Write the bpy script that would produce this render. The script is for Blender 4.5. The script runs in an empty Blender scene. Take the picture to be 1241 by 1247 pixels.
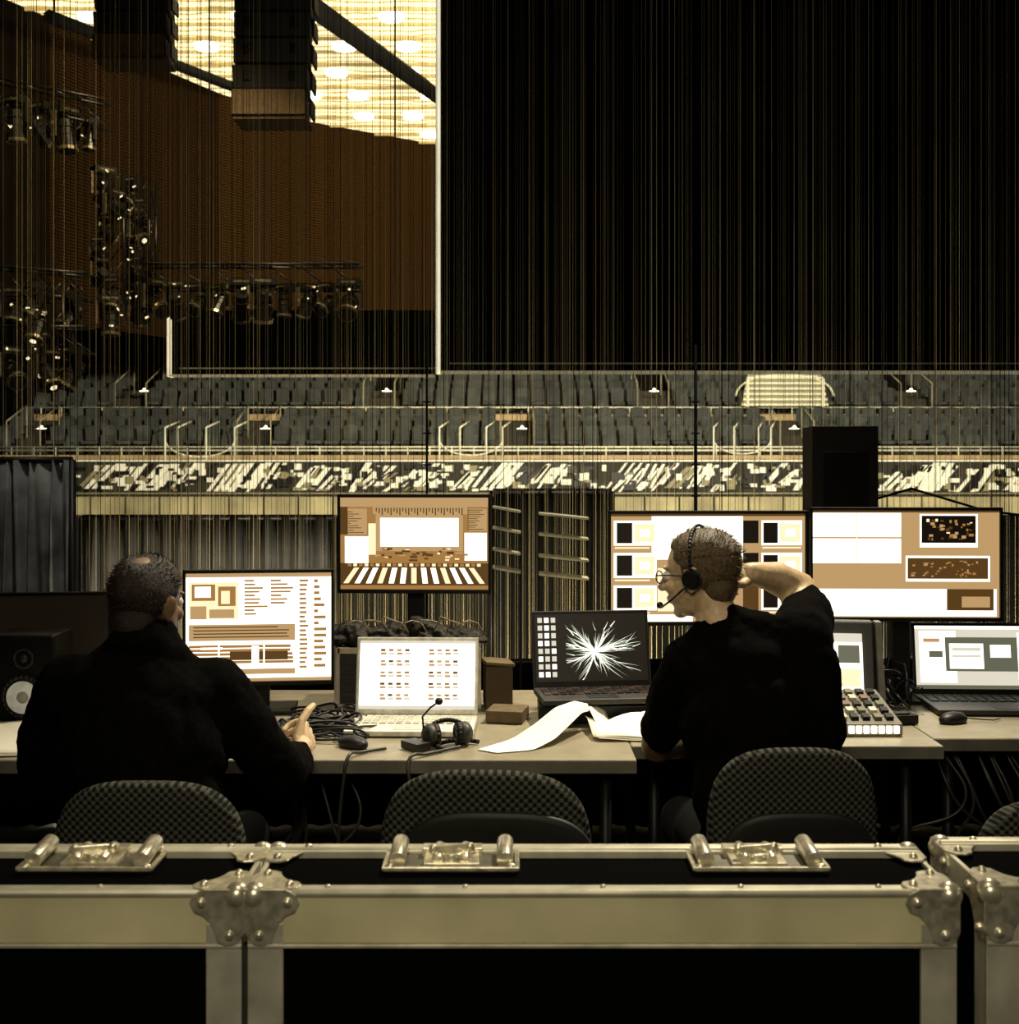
import bpy, bmesh, math, random
from mathutils import Vector, Matrix, Euler, noise
random.seed(7)
sc=bpy.context.scene
try:
    sc.view_settings.view_transform='Standard'; sc.view_settings.look='None'
except Exception: pass
F=1500.0; CX=620.5; HZ=560.0; H=1.6
def W(px,py,d): return Vector(((px-CX)*d/F, d, H-(py-HZ)*d/F))
def XW(px,d): return (px-CX)*d/F
def ZW(py,d): return H-(py-HZ)*d/F
# ------------------------------------------------------------ materials
MATS={}
def mat(name,col,rough=.6,metal=0.,nscale=30,namt=.25,bump=0.,emit=0.,spec=.5):
    if name in MATS: return MATS[name]
    m=bpy.data.materials.new(name); m.use_nodes=True; nt=m.node_tree; b=nt.nodes['Principled BSDF']
    tc=nt.nodes.new('ShaderNodeTexCoord'); nz=nt.nodes.new('ShaderNodeTexNoise'); nz.inputs['Scale'].default_value=nscale
    nz.inputs['Detail'].default_value=4
    nt.links.new(tc.outputs['Object'],nz.inputs['Vector'])
    cr=nt.nodes.new('ShaderNodeValToRGB'); cr.color_ramp.elements[0].position=.3; cr.color_ramp.elements[1].position=.7
    cr.color_ramp.elements[0].color=tuple(c*(1-namt) for c in col)+(1,)
    cr.color_ramp.elements[1].color=tuple(min(1,c*(1+namt)) for c in col)+(1,)
    nt.links.new(nz.outputs['Fac'],cr.inputs[0]); nt.links.new(cr.outputs[0],b.inputs['Base Color'])
    b.inputs['Roughness'].default_value=rough; b.inputs['Metallic'].default_value=metal
    b.inputs['Specular IOR Level'].default_value=spec
    if bump>0:
        bp=nt.nodes.new('ShaderNodeBump'); bp.inputs['Strength'].default_value=bump; bp.inputs['Distance'].default_value=.01
        nt.links.new(nz.outputs['Fac'],bp.inputs['Height']); nt.links.new(bp.outputs[0],b.inputs['Normal'])
    if emit>0:
        nt.links.new(cr.outputs[0],b.inputs['Emission Color']); b.inputs['Emission Strength'].default_value=emit
    MATS[name]=m; return m
def em(name,col,s=1.):
    if name in MATS: return MATS[name]
    m=bpy.data.materials.new(name); m.use_nodes=True; nt=m.node_tree; b=nt.nodes['Principled BSDF']
    b.inputs['Base Color'].default_value=(.01,.01,.01,1); b.inputs['Roughness'].default_value=.4
    b.inputs['Emission Color'].default_value=col+(1,); b.inputs['Emission Strength'].default_value=s
    MATS[name]=m; return m
black=mat('black_plastic',(.006,.0055,.005),.45,spec=.3)
blackm=mat('black_matte',(.003,.003,.0025),.9,spec=.1)
charcoal=mat('charcoal_plastic',(.02,.018,.014),.5)
alu=mat('aluminium_extrusion',(.52,.485,.37),.5,.4,14,.25,.1)
alub=mat('bright_aluminium',(.75,.7,.55),.3,.7,20,.15)
chrome=mat('chrome_fitting',(.70,.64,.48),.28,.7,60,.35)
cream=mat('cream_band',(.60,.545,.32),.55,.05,5,.18,.05)
panelblk=mat('case_laminate',(.002,.0018,.0015),.95,0,200,.3,.1,spec=.02)
deskm=mat('desk_laminate',(.27,.235,.16),.45,0,12,.15)
deskedge=mat('desk_edge',(.15,.135,.10),.5,0,12,.2)
paper=mat('paper_white',(.95,.91,.76),.8,0,3,.03)
silver=mat('laptop_silver',(.66,.63,.53),.4,.3)
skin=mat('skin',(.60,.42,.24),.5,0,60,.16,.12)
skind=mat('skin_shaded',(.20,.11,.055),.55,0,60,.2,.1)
hair=mat('hair_brown',(.11,.068,.028),.5,0,320,.75,.5)
hair2=mat('hair_dark',(.020,.009,.0045),.55,0,320,.7,.5)
sweater=mat('sweater_black',(.003,.0027,.0022),.95,0,60,.4,.2,spec=.02)
tshirt=mat('tshirt_black',(.0028,.0025,.002),.95,0,60,.3,.15,spec=.02)
trouser=mat('trousers_dark',(.003,.003,.003),.9,spec=.1)
card=mat('cardboard',(.075,.048,.02),.8,0,10,.2)
bagm=mat('bag_nylon',(.008,.006,.004),.6,0,20,.5,.4,spec=.2)
curt=mat('drape_grey',(.15,.15,.15),.9,0,8,.5)
curtd=mat('drape_dark',(.03,.03,.03),.9,0,8,.3)
eyew=mat('eye_white',(.8,.78,.7),.3)
iris=mat('eye_iris',(.05,.03,.02),.3)
E_w=em('screen_white',(1,.93,.77),2.0)
E_c=em('screen_cream',(1,.80,.48),1.2)
E_t=em('screen_tan',(.50,.31,.135),1.05)
E_o=em('screen_orange',(.40,.2,.055),.95)
E_b=em('screen_brown',(.14,.065,.015),.7)
E_k=em('screen_black',(.010,.006,.003),.6)
E_g=em('screen_greygreen',(.22,.22,.15),.6)
E_l=em('screen_lightgrey',(.72,.67,.54),1.05)
S={'w':E_w,'c':E_c,'t':E_t,'o':E_o,'b':E_b,'k':E_k,'g':E_g,'l':E_l}
def weave(name,c1,c2,sx):
    m=bpy.data.materials.new(name); m.use_nodes=True; nt=m.node_tree; b=nt.nodes['Principled BSDF']
    tc=nt.nodes.new('ShaderNodeTexCoord'); sep=nt.nodes.new('ShaderNodeSeparateXYZ'); nt.links.new(tc.outputs['Object'],sep.inputs[0])
    def sn(o,ph):
        a=nt.nodes.new('ShaderNodeMath'); a.operation='MULTIPLY'; a.inputs[1].default_value=sx; nt.links.new(o,a.inputs[0])
        s=nt.nodes.new('ShaderNodeMath'); s.operation='SINE'; nt.links.new(a.outputs[0],s.inputs[0]); return s.outputs[0]
    ad=nt.nodes.new('ShaderNodeMath'); ad.operation='MULTIPLY'
    nt.links.new(sn(sep.outputs['X'],0),ad.inputs[0]); nt.links.new(sn(sep.outputs['Z'],0),ad.inputs[1])
    cr=nt.nodes.new('ShaderNodeValToRGB'); cr.color_ramp.elements[0].position=.35;cr.color_ramp.elements[1].position=.65
    ma=nt.nodes.new('ShaderNodeMath'); ma.operation='MULTIPLY_ADD'; ma.inputs[1].default_value=.5; ma.inputs[2].default_value=.5
    nt.links.new(ad.outputs[0],ma.inputs[0]); nt.links.new(ma.outputs[0],cr.inputs[0])
    cr.color_ramp.elements[0].color=c1+(1,); cr.color_ramp.elements[1].color=c2+(1,)
    nt.links.new(cr.outputs[0],b.inputs['Base Color']); b.inputs['Roughness'].default_value=.95; b.inputs['Specular IOR Level'].default_value=.1
    bp=nt.nodes.new('ShaderNodeBump'); bp.inputs['Strength'].default_value=.6; bp.inputs['Distance'].default_value=.004
    nt.links.new(ma.outputs[0],bp.inputs['Height']); nt.links.new(bp.outputs[0],b.inputs['Normal'])
    return m
fabric=weave('chair_fabric',(.007,.007,.0055),(.066,.066,.05),330.)
def stripes(name,c1,c2,scale,emit=0,direction='X',dist=3.,rough=.7,seam=(.35,.65),spec=.5):
    m=bpy.data.materials.new(name); m.use_nodes=True; nt=m.node_tree; b=nt.nodes['Principled BSDF']
    tc=nt.nodes.new('ShaderNodeTexCoord'); w=nt.nodes.new('ShaderNodeTexWave'); w.bands_direction=direction
    w.inputs['Scale'].default_value=scale; w.inputs['Distortion'].default_value=dist; w.inputs['Detail'].default_value=2
    nt.links.new(tc.outputs['Object'],w.inputs['Vector'])
    cr=nt.nodes.new('ShaderNodeValToRGB'); cr.color_ramp.elements[0].position=seam[0];cr.color_ramp.elements[1].position=seam[1]
    cr.color_ramp.elements[0].color=c1+(1,); cr.color_ramp.elements[1].color=c2+(1,)
    nt.links.new(w.outputs['Fac'],cr.inputs[0]); nt.links.new(cr.outputs[0],b.inputs['Base Color']); b.inputs['Roughness'].default_value=rough
    b.inputs['Specular IOR Level'].default_value=spec
    if emit: nt.links.new(cr.outputs[0],b.inputs['Emission Color']); b.inputs['Emission Strength'].default_value=emit
    return m
# ------------------------------------------------------------ mesh builder
class MB:
    def __init__(s): s.bm=bmesh.new()
    def _m(s,vs,m,sm=False):
        for f in {f for v in vs for f in v.link_faces}: f.material_index=m; f.smooth=sm
    def box(s,c,sz,rot=(0,0,0),m=0):
        M=Matrix.Translation(Vector(c))@Euler(rot).to_matrix().to_4x4()@Matrix.Diagonal((sz[0],sz[1],sz[2],1))
        s._m(bmesh.ops.create_cube(s.bm,size=1,matrix=M)['verts'],m); return s
    def bb(s,a,b,m=0):
        return s.box([(a[i]+b[i])/2 for i in range(3)],[abs(b[i]-a[i]) for i in range(3)],m=m)
    def cyl(s,p0,p1,r0,r1=None,seg=16,m=0,sm=True):
        p0=Vector(p0);p1=Vector(p1); r1=r0 if r1 is None else r1; d=p1-p0
        if d.length<1e-6: return s
        q=d.to_track_quat('Z','Y').to_matrix().to_4x4()
        vs=bmesh.ops.create_cone(s.bm,cap_ends=True,segments=seg,radius1=r0,radius2=r1,depth=d.length,matrix=Matrix.Translation((p0+p1)/2)@q)['verts']
        s._m(vs,m,False)
        if sm:
            for f in {f for v in vs for f in v.link_faces}:
                if len(f.verts)==4: f.smooth=True
        return s
    def sph(s,c,r,m=0,rot=(0,0,0),seg=20,rings=12):
        if not hasattr(r,'__len__'): r=(r,r,r)
        M=Matrix.Translation(Vector(c))@Euler(rot).to_matrix().to_4x4()@Matrix.Diagonal((r[0],r[1],r[2],1))
        s._m(bmesh.ops.create_uvsphere(s.bm,u_segments=seg,v_segments=rings,radius=1,matrix=M)['verts'],m,True); return s
    def cap(s,p0,p1,r0,r1=None,m=0,seg=16):
        r1=r0 if r1 is None else r1
        s.cyl(p0,p1,r0,r1,seg,m); s.sph(p0,r0,m,seg=seg,rings=10); s.sph(p1,r1,m,seg=seg,rings=10); return s
    def chain(s,pts,rs,m=0,seg=14):
        for i in range(len(pts)-1): s.cap(pts[i],pts[i+1],rs[i],rs[i+1],m,seg)
        return s
    def tube(s,pts,r,m=0,seg=8):
        for i in range(len(pts)-1):
            s.cyl(pts[i],pts[i+1],r,r,seg,m)
            if i>0: s.sph(pts[i],r,m,seg=seg,rings=6)
        return s
    def quad(s,pts,m=0):
        f=s.bm.faces.new([s.bm.verts.new(Vector(p)) for p in pts]); f.material_index=m; return s
    def poly(s,pts,vec,m=0):
        vec=Vector(vec); a=[s.bm.verts.new(Vector(p)) for p in pts]; b=[s.bm.verts.new(Vector(p)+vec) for p in pts]
        n=len(a); fs=[s.bm.faces.new(a),s.bm.faces.new(b[::-1])]
        for i in range(n): fs.append(s.bm.faces.new((a[i],a[(i+1)%n],b[(i+1)%n],b[i])))
        for f in fs: f.material_index=m
        return s
    def grid(s,fn,nu,nv,m=0,sm=True):
        V=[[s.bm.verts.new(Vector(fn(i/nu,j/nv))) for j in range(nv+1)] for i in range(nu+1)]
        for i in range(nu):
            for j in range(nv):
                f=s.bm.faces.new((V[i][j],V[i+1][j],V[i+1][j+1],V[i][j+1])); f.material_index=m; f.smooth=sm
        return s
    def torus(s,c,R,r,axis='Y',m=0,a0=0,a1=2*math.pi,n=24,sx=1.,sz=1.):
        pts=[]
        for i in range(n+1):
            a=a0+(a1-a0)*i/n; u=math.cos(a)*R*sx; v=math.sin(a)*R*sz
            o={'Y':(u,0,v),'Z':(u,v,0),'X':(0,u,v)}[axis]; pts.append(Vector(c)+Vector(o))
        return s.tube(pts,r,m)
    def done(s,name,mats,parent=None,bevel=0.,world=True,remesh=0.,smooth=0,disp=0.,dsize=.1,solid=0.,sub=0):
        if parent is not None and world: s.bm.transform(parent.matrix_basis.inverted())
        bmesh.ops.recalc_face_normals(s.bm,faces=s.bm.faces)
        me=bpy.data.meshes.new(name); s.bm.to_mesh(me); s.bm.free()
        for m in (mats if isinstance(mats,(list,tuple)) else [mats]): me.materials.append(m)
        o=bpy.data.objects.new(name,me); sc.collection.objects.link(o)
        if parent is not None: o.parent=parent
        if remesh:
            r=o.modifiers.new('Remesh','REMESH'); r.mode='VOXEL'; r.voxel_size=remesh; r.use_smooth_shade=True
            if smooth:
                q=o.modifiers.new('Smooth','SMOOTH'); q.iterations=smooth; q.factor=.5
        if solid:
            q=o.modifiers.new('Solid','SOLIDIFY'); q.thickness=solid
        if sub:
            q=o.modifiers.new('Sub','SUBSURF'); q.levels=sub; q.render_levels=sub
        if disp:
            t=bpy.data.textures.new(name+'_n','CLOUDS'); t.noise_scale=dsize; t.noise_depth=3
            q=o.modifiers.new('Disp','DISPLACE'); q.texture=t; q.strength=disp; q.mid_level=.5; q.texture_coords='LOCAL'
        if bevel:
            q=o.modifiers.new('Bevel','BEVEL'); q.width=bevel; q.segments=2; q.limit_method='ANGLE'; q.angle_limit=.7
        return o
def root(name,loc=(0,0,0),rot=(0,0,0)):
    e=bpy.data.objects.new(name,None); e.empty_display_size=.1; sc.collection.objects.link(e)
    e.location=loc; e.rotation_euler=rot; return e
# ------------------------------------------------------------ camera
cd=bpy.data.cameras.new('camera'); cam=bpy.data.objects.new('camera',cd); sc.collection.objects.link(cam)
cam.location=(0,0,H); cam.rotation_euler=(math.radians(90),0,0)
cd.sensor_fit='HORIZONTAL'; cd.sensor_width=36; cd.lens=F/1241*36; cd.shift_y=-(623.5-HZ)/1241
cd.clip_end=200; cd.dof.use_dof=True; cd.dof.focus_distance=4.2; cd.dof.aperture_fstop=7.5
sc.camera=cam
# ------------------------------------------------------------ room
floorm=mat('floor_dark',(.008,.007,.005),.6,0,3,.4,.05,spec=.2)
b=MB(); b.bb((-16,-3,-.1),(18,46,0)); b.done('floor',floorm)
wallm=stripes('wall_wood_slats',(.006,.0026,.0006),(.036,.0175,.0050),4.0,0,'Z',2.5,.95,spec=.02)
wallhalfshade=stripes('wall_slats_half_shade',(.004,.0017,.0005),(.018,.0085,.0025),4.0,0,'Z',2.5,.95,spec=.02)  # darker copy of the slats: light fading leftwards put into the colour
wallshade=mat('wall_left_shade',(.0035,.0020,.0009),.95,0,1,.4,spec=.02)  # darkest step of the same painted fall-off
walld=mat('wall_dark',(.006,.005,.004),.9,spec=.1)
plan=[(-14.5,-3),(-14.5,14),(-13.6,22),(-12.4,26),(-10.9,29.2),(-9.6,32.4),(-8.3,35.2),(-6.4,38),(-4.2,39.6),(-1.5,41.6)]
b=MB()
for i in range(len(plan)-1):
    (x0,y0),(x1,y1)=plan[i],plan[i+1]
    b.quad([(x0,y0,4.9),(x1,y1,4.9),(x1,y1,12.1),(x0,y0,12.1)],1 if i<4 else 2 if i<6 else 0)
b.done('wall_left',[wallm,wallshade,wallhalfshade])
b=MB(); b.bb((-16,45,0),(18,45.3,12.4)); b.done('wall_back',walld)
b=MB(); b.bb((17.7,-3,0),(18,45,12.4)); b.done('wall_right',walld)
b=MB(); b.bb((-16,-3,12.4),(18,46,12.6)); b.done('ceiling',walld)
ceilm=stripes('ceiling_lit_glow',(.40,.25,.06),(1,.86,.48),.8,1.5,'Y',5.,.7,(.0,.35))  # panel and ribs glow in place of lamp light on the ceiling
ribm=mat('ceiling_rib',(.3,.22,.08),.7,emit=.8)
rt=root('ceiling_glow_panel',(-6,34,12.1))
b=MB(); poly=[(-12.2,26.5),(-10.9,29.2),(-9.6,32.4),(-8.3,35.2),(-6.4,38),(-4.2,39.6),(-1.5,41.6),(0,41.6),(0,26.5)]
b.poly([(x,y,12.08) for x,y in poly],(0,0,.2)); b.done('panel',ceilm,rt)
b=MB()
for i in range(14):
    y=27.5+i*1.0; b.bb((-11.5+max(0,(y-29)*.62),y,12.0),(0,y+.05,12.08))
b.done('ribs',ribm,rt)
b=MB()
for i in range(6):
    for j in range(6):
        x=-9.8+j*1.75+.4*(i%2)+random.uniform(-.2,.2); y=29+i*2.1
        if x>-10.9+(y-29)*.62+.6 and x<-.3: b.cyl((x,y,11.98),(x,y,12.08),.30,.30,20)
b.done('downlights',em('downlight',(1,.95,.75),4.),rt)
b=MB(); p0=W(372,2,24);p1=W(540,122,36)
b.cyl(p0,p1,.26,.26,4); 
p0=W(60,20,24);p1=W(300,112,33); b.cyl(p0,p1,.14,.14,6)
b.done('catwalk_beam',blackm)
# ------------------------------------------------------------ arena seating
seatc=mat('seat_upholstery',(.050,.056,.050),.7,0,2,.5,spec=.2)
step=mat('concrete_step',(.028,.023,.013),.8,0,1.5,.4)
ledge=mat('ledge_timber',(.40,.28,.13),.6,0,2,.3)
railm=mat('handrail_pale',(.95,.9,.65),.4,.0)
lampm=em('aisle_lamp',(1,.88,.55),6.)
def seating(name,rows,d0,z0,aisles,dd=.9,dz=.42):
    rt=root(name,(0,d0,z0)); st=MB(); se=MB(); la=MB(); ra=MB()
    ax=[XW(p,d0) for p in aisles]
    for r in range(rows):
        d=d0+r*dd; z=z0+r*dz
        st.bb((-15.5,d,0),(17.5,d+dd,z))
        x=-15.2
        while x<17.3:
            if all(abs(x-a)>.55 for a in ax):
                zz=z+random.uniform(-.01,.01)
                se.box((x,d+.62,zz+.62),(.42,.07,.5),(.12,0,0),random.choice((0,0,2))); se.box((x,d+.42,zz+.4),(.42,.42,.09),(.08 if random.random()<.5 else 1.2,0,0)); se.box((x,d+.5,zz+.2),(.05,.3,.4),m=1)
                se.sph((x,d+.62,zz+.87),(.21,.035,.05),0,seg=10,rings=6)
            x+=.52
        for a in ax: st.bb((a-.4,d-.02,z-.21),(a+.4,d+.2,z-.19))
    for a in ax:
        la.sph((a+.15,d0+.9,z0+.85),.055,seg=10,rings=6)
        la.box((a+.15,d0+.9,z0+.81),(.30,.05,.02))
        for sgn in(-1,1):
            ra.tube([(a+sgn*.5,d0-.1,z0),(a+sgn*.5,d0-.1,z0+1.0),(a+sgn*.5,d0+rows*dd*.6,z0+rows*dz*.6+1.0),(a+sgn*.5,d0+rows*dd*.6,z0+rows*dz*.6)],.02)
    st.done('steps',step,rt); se.done('seats',[seatc,black,mat('seat_upholstery_b',(.032,.035,.030),.7)],rt); la.done('aisle_lamps',lampm,rt); ra.done('aisle_rails',mat('rail_dim',(.35,.32,.2),.5),rt)
    return rt
a_up=[462,795,1115,160,-150]; a_lo=[310,630,970,30,-250]
seating('arena_seating_lower',3,36.6,1.74,a_lo,.8,.3)
seating('arena_seating_upper',4,39.6,3.05,a_up,.8,.3)
rt=root('balcony_balustrade',(0,36.4,1.7)); b=MB()
b.bb((-15.5,39.4,2.86),(17.5,39.58,3.06)); b.bb((-15.5,36.3,1.62),(17.5,36.5,1.74)); b.done('ledges',ledge,rt)
b=MB()
for zz,d in((3.28,39.45),(1.98,36.35),(1.88,36.35)): b.tube([(-15.4,d,zz),(17.4,d,zz)],.025)
x=-15
while x<17.2:
    b.cyl((x,39.45,3.05),(x,39.45,3.28),.018,seg=6); b.cyl((x+.3,36.35,1.7),(x+.3,36.35,1.98),.018,seg=6); x+=.65
for px in (200,215,250,285,535,560,592,612,870,895,925,940):
    x=XW(px,36.2); b.tube([(x,36.3,1.5),(x,36.3,2.55),(x+.25,36.9,2.75)],.026)
for (a,c) in((200,285),(535,612),(870,940)):
    b.torus((XW((a+c)/2,36.2),36.3,2.2),XW(c,36.2)/1-XW((a+c)/2,36.2),.022,'Y',0,math.pi,2*math.pi,14,1,.5)
b.done('rails',railm,rt)
rt=root('folded_seating_stack',(0,35.9,0)); b=MB(); k=MB(); 
k.bb((-13.2,36.1,0),(17,36.25,1.6),1)
x=-12.9
while x<16.8:
    t=random.random(); w=random.uniform(.12,.5); z0=.66; z1=1.5
    if t<.5:
        dx=random.uniform(.35,.7); h=random.uniform(.45,.86); zb=z0+random.uniform(0,.86-h); ww=random.uniform(.06,.2)
        for q in range(random.randint(1,3)):
            b.poly([(x+q*.22,36-q*.01,zb),(x+ww+q*.22,36-q*.01,zb),(x+ww+dx+q*.22,36-q*.01,zb+h),(x+dx+q*.22,36-q*.01,zb+h)],(0,.05,0),random.choice((0,0,0,2,1)))
    else:
        for _ in range(random.randint(2,6)):
            zz=random.uniform(z0,z1-.15); xx=x+random.uniform(-.1,.3); b.bb((xx,36-random.random()*.05,zz),(xx+random.uniform(.06,.3),36.06,zz+random.uniform(.05,.22)),random.choice((0,0,1,1,2)))
    x+=random.uniform(.08,.24)
b.bb((-13,35.97,1.55),(17,36.05,1.60),0); b.bb((-13,35.97,.6),(17,36.05,.64),2)
b.done('panels',[mat('panel_white',(1,.95,.72),.6),black,mat('panel_olive',(.25,.22,.12),.6)],rt)
k.done('backing',[step,mat('backing_dark',(.02,.018,.01),.8)],rt)
b=MB(); b.bb((-15.5,36.3,0),(17.5,36.4,.6)); 
for i in range(30): b.bb((-15.5+i*1.1,36.26,.02),(-15.47+i*1.1,36.3,.58))
for i in range(30): b.bb((-13.2+i*1.01,35.9,.0),(-13.2+i*1.01+.95,36.0,.52))
b.done('barrier_fascia',mat('fascia_cream',(.38,.33,.18),.7,0,.5,.6),None)
rt=root('vomitory_canopy',W(957,478,39)); b=MB(); c=W(957,478,39)
def vf(u,v):
    a=math.pi*(.05+.9*u); return (c.x-1.6*math.cos(a)*1.0, 39.1+v*.28, c.z-.5+1.1*math.sin(a)**.55)
b.grid(vf,24,2,0)
for i in range(6): b.box((c.x,39.12,c.z-.38+i*.17),(2.75-.07*i,.05,.07)); b.box((c.x,39.2,c.z-.3+i*.17),(2.7-.07*i,.04,.09),m=1)
for s in(-1,1): b.box((c.x+s*1.2,39.05,c.z),(.07,.06,.9)); 
b.box((c.x,39.05,c.z+.5),(2.0,.06,.08))
b.done('canopy',[mat('canopy_pale',(.95,.88,.6),.6),mat('canopy_slat',(.3,.27,.17),.6)],rt,solid=.04)
# ------------------------------------------------------------ hanging screens (seen from behind)
scrb=mat('screen_cloth_black',(.0010,.0010,.0008),1,0,2,.2,spec=0)
frm=mat('frame_edge_glow',(.9,.83,.6),.5,.0,3,.1,emit=.85)  # glow stands in for light catching the frame edge
def hung(name,px0,px1,py0,py1,d,ed):
    x0,x1=XW(px0,d),XW(px1,d); z0,z1=ZW(py1,d),ZW(py0,d)
    rt=root(name,((x0+x1)/2,d,z0)); b=MB(); b.bb((x0+ed,d-.02,z0+ed*.6),(x1,d+.1,z1)); b.done('cloth',scrb,rt)
    b=MB(); b.bb((x0,d-.05,z0),(x0+ed,d+.1,z1)); b.bb((x0,d-.05,z0),(x1,d+.1,z0+ed*.55),1); b.done('frame',[frm,mat('frame_lower_glow',(.5,.44,.27),.5,emit=.3)],rt)  # lower edge glows more weakly, also instead of being lit
    b=MB(); b.bb((x0+ed*3,d-.04,z0+ed*2),(x1,d-.03,z0+ed*2.3)); b.done('seam_batten',mat('batten_glow',(.2,.17,.1),.6,emit=.1),rt)  # faint glow in place of light on the batten
    b=MB()
    for fx in (.15,.85): xx=x0+(x1-x0)*fx; b.cyl((xx,d+.05,z1),(xx,d+.05,12.39),.01,seg=6)
    b.done('hanging_cables',black,rt)
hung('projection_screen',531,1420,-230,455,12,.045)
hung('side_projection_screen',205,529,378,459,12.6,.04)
# ------------------------------------------------------------ line arrays
def line_array(name,px,pybot,d,w,n,tilt0):
    base=W(px,pybot,d); rt=root(name,base); b=MB(); h=.27; p=base.copy(); a=tilt0
    for i in range(n):
        c=p+Vector((0,0,h/2)); 
        b.poly([c+Vector((-w/2,-.32,-h/2+.01)),c+Vector((w/2,-.32,-h/2+.01)),c+Vector((w*.42,.3,-h/2+.03)),c+Vector((-w*.42,.3,-h/2+.03))],(0,-math.sin(a)*.1,h-.03),0)
        b.box(c+Vector((-w/2-.015,-.05,0)),(.03,.3,h*.7),m=1); b.box(c+Vector((w/2+.015,-.05,0)),(.03,.3,h*.7),m=1)
        for q in(-.3,.3): b.box(c+Vector((q*w,-.35,0)),(.08,.04,.1),m=1)
        p=p+Vector((math.sin(a)*.035,-math.sin(a)*h*.35,h)); a*=.8
    b.box(base+Vector((0,-.1,-.02)),(w*.98,.5,.04),m=2)
    b.box(base+Vector((0,-.40,.13)),(w*.98,.02,.27),m=2)
    b.box(p+Vector((0,0,.1)),(w*.9,.8,.1),m=1); b.cyl(p,(p.x,p.y,12.38),.02,seg=6,m=1)
    b.done('cabinets',[mat('array_cabinet',(.008,.006,.004),.7),black,mat('array_underside',(.16,.10,.045),.8)],rt,bevel=.01)
line_array('line_array_speaker',335,151,13.5,.80,12,.6)
line_array('line_array_speaker',168,80,15.5,.9,10,.9)
# ------------------------------------------------------------ lighting rig
def fixture(b,c,s,rz,tl,gl):
    R=Matrix.Translation(c)@Euler((0,0,rz)).to_matrix().to_4x4()
    def T(v): return R@(Vector(v)*s)
    q=Euler((0,0,rz))
    b.box(T((0,0,.24)),(.30*s,.2*s,.09*s),q,0); b.box(T((0,-.105,.24)),(.2*s,.01,.03*s),q,1)
    b.box(T((-.17,0,.06)),(.03*s,.07*s,.3*s),q,1); b.box(T((.17,0,.06)),(.03*s,.07*s,.3*s),q,0)
    d=Vector((0,math.sin(tl),-math.cos(tl)))
    a0=Vector((0,0,-.05)); b.cyl(T(a0-d*.18),T(a0+d*.16),.09*s,.12*s,12,0,False); b.cyl(T(a0+d*.16),T(a0+d*.2),.13*s,.13*s,12,1,False)
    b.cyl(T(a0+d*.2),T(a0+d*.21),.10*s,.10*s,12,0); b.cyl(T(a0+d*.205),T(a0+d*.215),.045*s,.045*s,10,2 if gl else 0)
    for k_ in(-.1,0,.08): b.cyl(T(a0+d*k_),T(a0+d*(k_+.015)),.118*s,.118*s,12,0,False)
    for _ in range(4): b.box(T((random.uniform(-.17,.17),-.15,random.uniform(-.15,.25))),(random.uniform(.01,.06)*s,.01,random.uniform(.01,.03)*s),(0,random.uniform(-1,1),0),random.choice((1,1,2)))
rigd=mat('fixture_body',(.012,.009,.005),.35,.3); rigs=mat('rig_steel',(.55,.45,.26),.25,.9,40,.6)
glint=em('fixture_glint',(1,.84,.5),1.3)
def rig(name,pts,d,vertical=False,s=1.,pg=.2):
    P=[W(x,y,d) for x,y in pts]; rt=root(name,P[0]); b=MB()
    for a,c in zip(P[:-1],P[1:]):
        L=(c-a).length; dr=(c-a)/L; up=Vector((0,0,1)) if abs(dr.z)<.7 else Vector((1,0,0))
        sd=dr.cross(up).normalized(); up=sd.cross(dr).normalized(); t=.11; o=[up*t+sd*t,up*t-sd*t,up*-t+sd*t,up*-t-sd*t]
        for q in o: b.cyl(a+q,c+q,.014,seg=8,m=0)
        n=max(2,int(L/.25))
        for i in range(n):
            for u,v in((0,1),(2,3),(0,2),(1,3)):
                b.cyl(a+dr*L*i/n+o[u],a+dr*L*(i+1)/n+o[v],.008,seg=5,m=0)
        k=max(1,int(L/(.27*s)))
        for i in range(k):
            c0=a+dr*L*(i+.5)/k+(Vector((random.uniform(-.1,.1),-.3,-.1)) if vertical else Vector((0,-.1,-.34*s)))
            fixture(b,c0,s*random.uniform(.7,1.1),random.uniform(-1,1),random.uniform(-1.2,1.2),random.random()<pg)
    b.cyl(P[0],(P[0].x,P[0].y,12.38),.008,seg=5,m=0)
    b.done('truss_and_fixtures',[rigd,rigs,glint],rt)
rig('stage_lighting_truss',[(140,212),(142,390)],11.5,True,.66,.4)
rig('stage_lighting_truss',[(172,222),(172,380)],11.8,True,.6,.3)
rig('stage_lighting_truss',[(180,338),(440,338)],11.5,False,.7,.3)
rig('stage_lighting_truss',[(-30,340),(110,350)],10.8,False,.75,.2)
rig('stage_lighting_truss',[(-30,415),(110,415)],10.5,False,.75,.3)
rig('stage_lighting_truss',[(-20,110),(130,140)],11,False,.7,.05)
rig('stage_lighting_truss',[(66,345),(68,455)],10.6,True,.65,.5)
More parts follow.
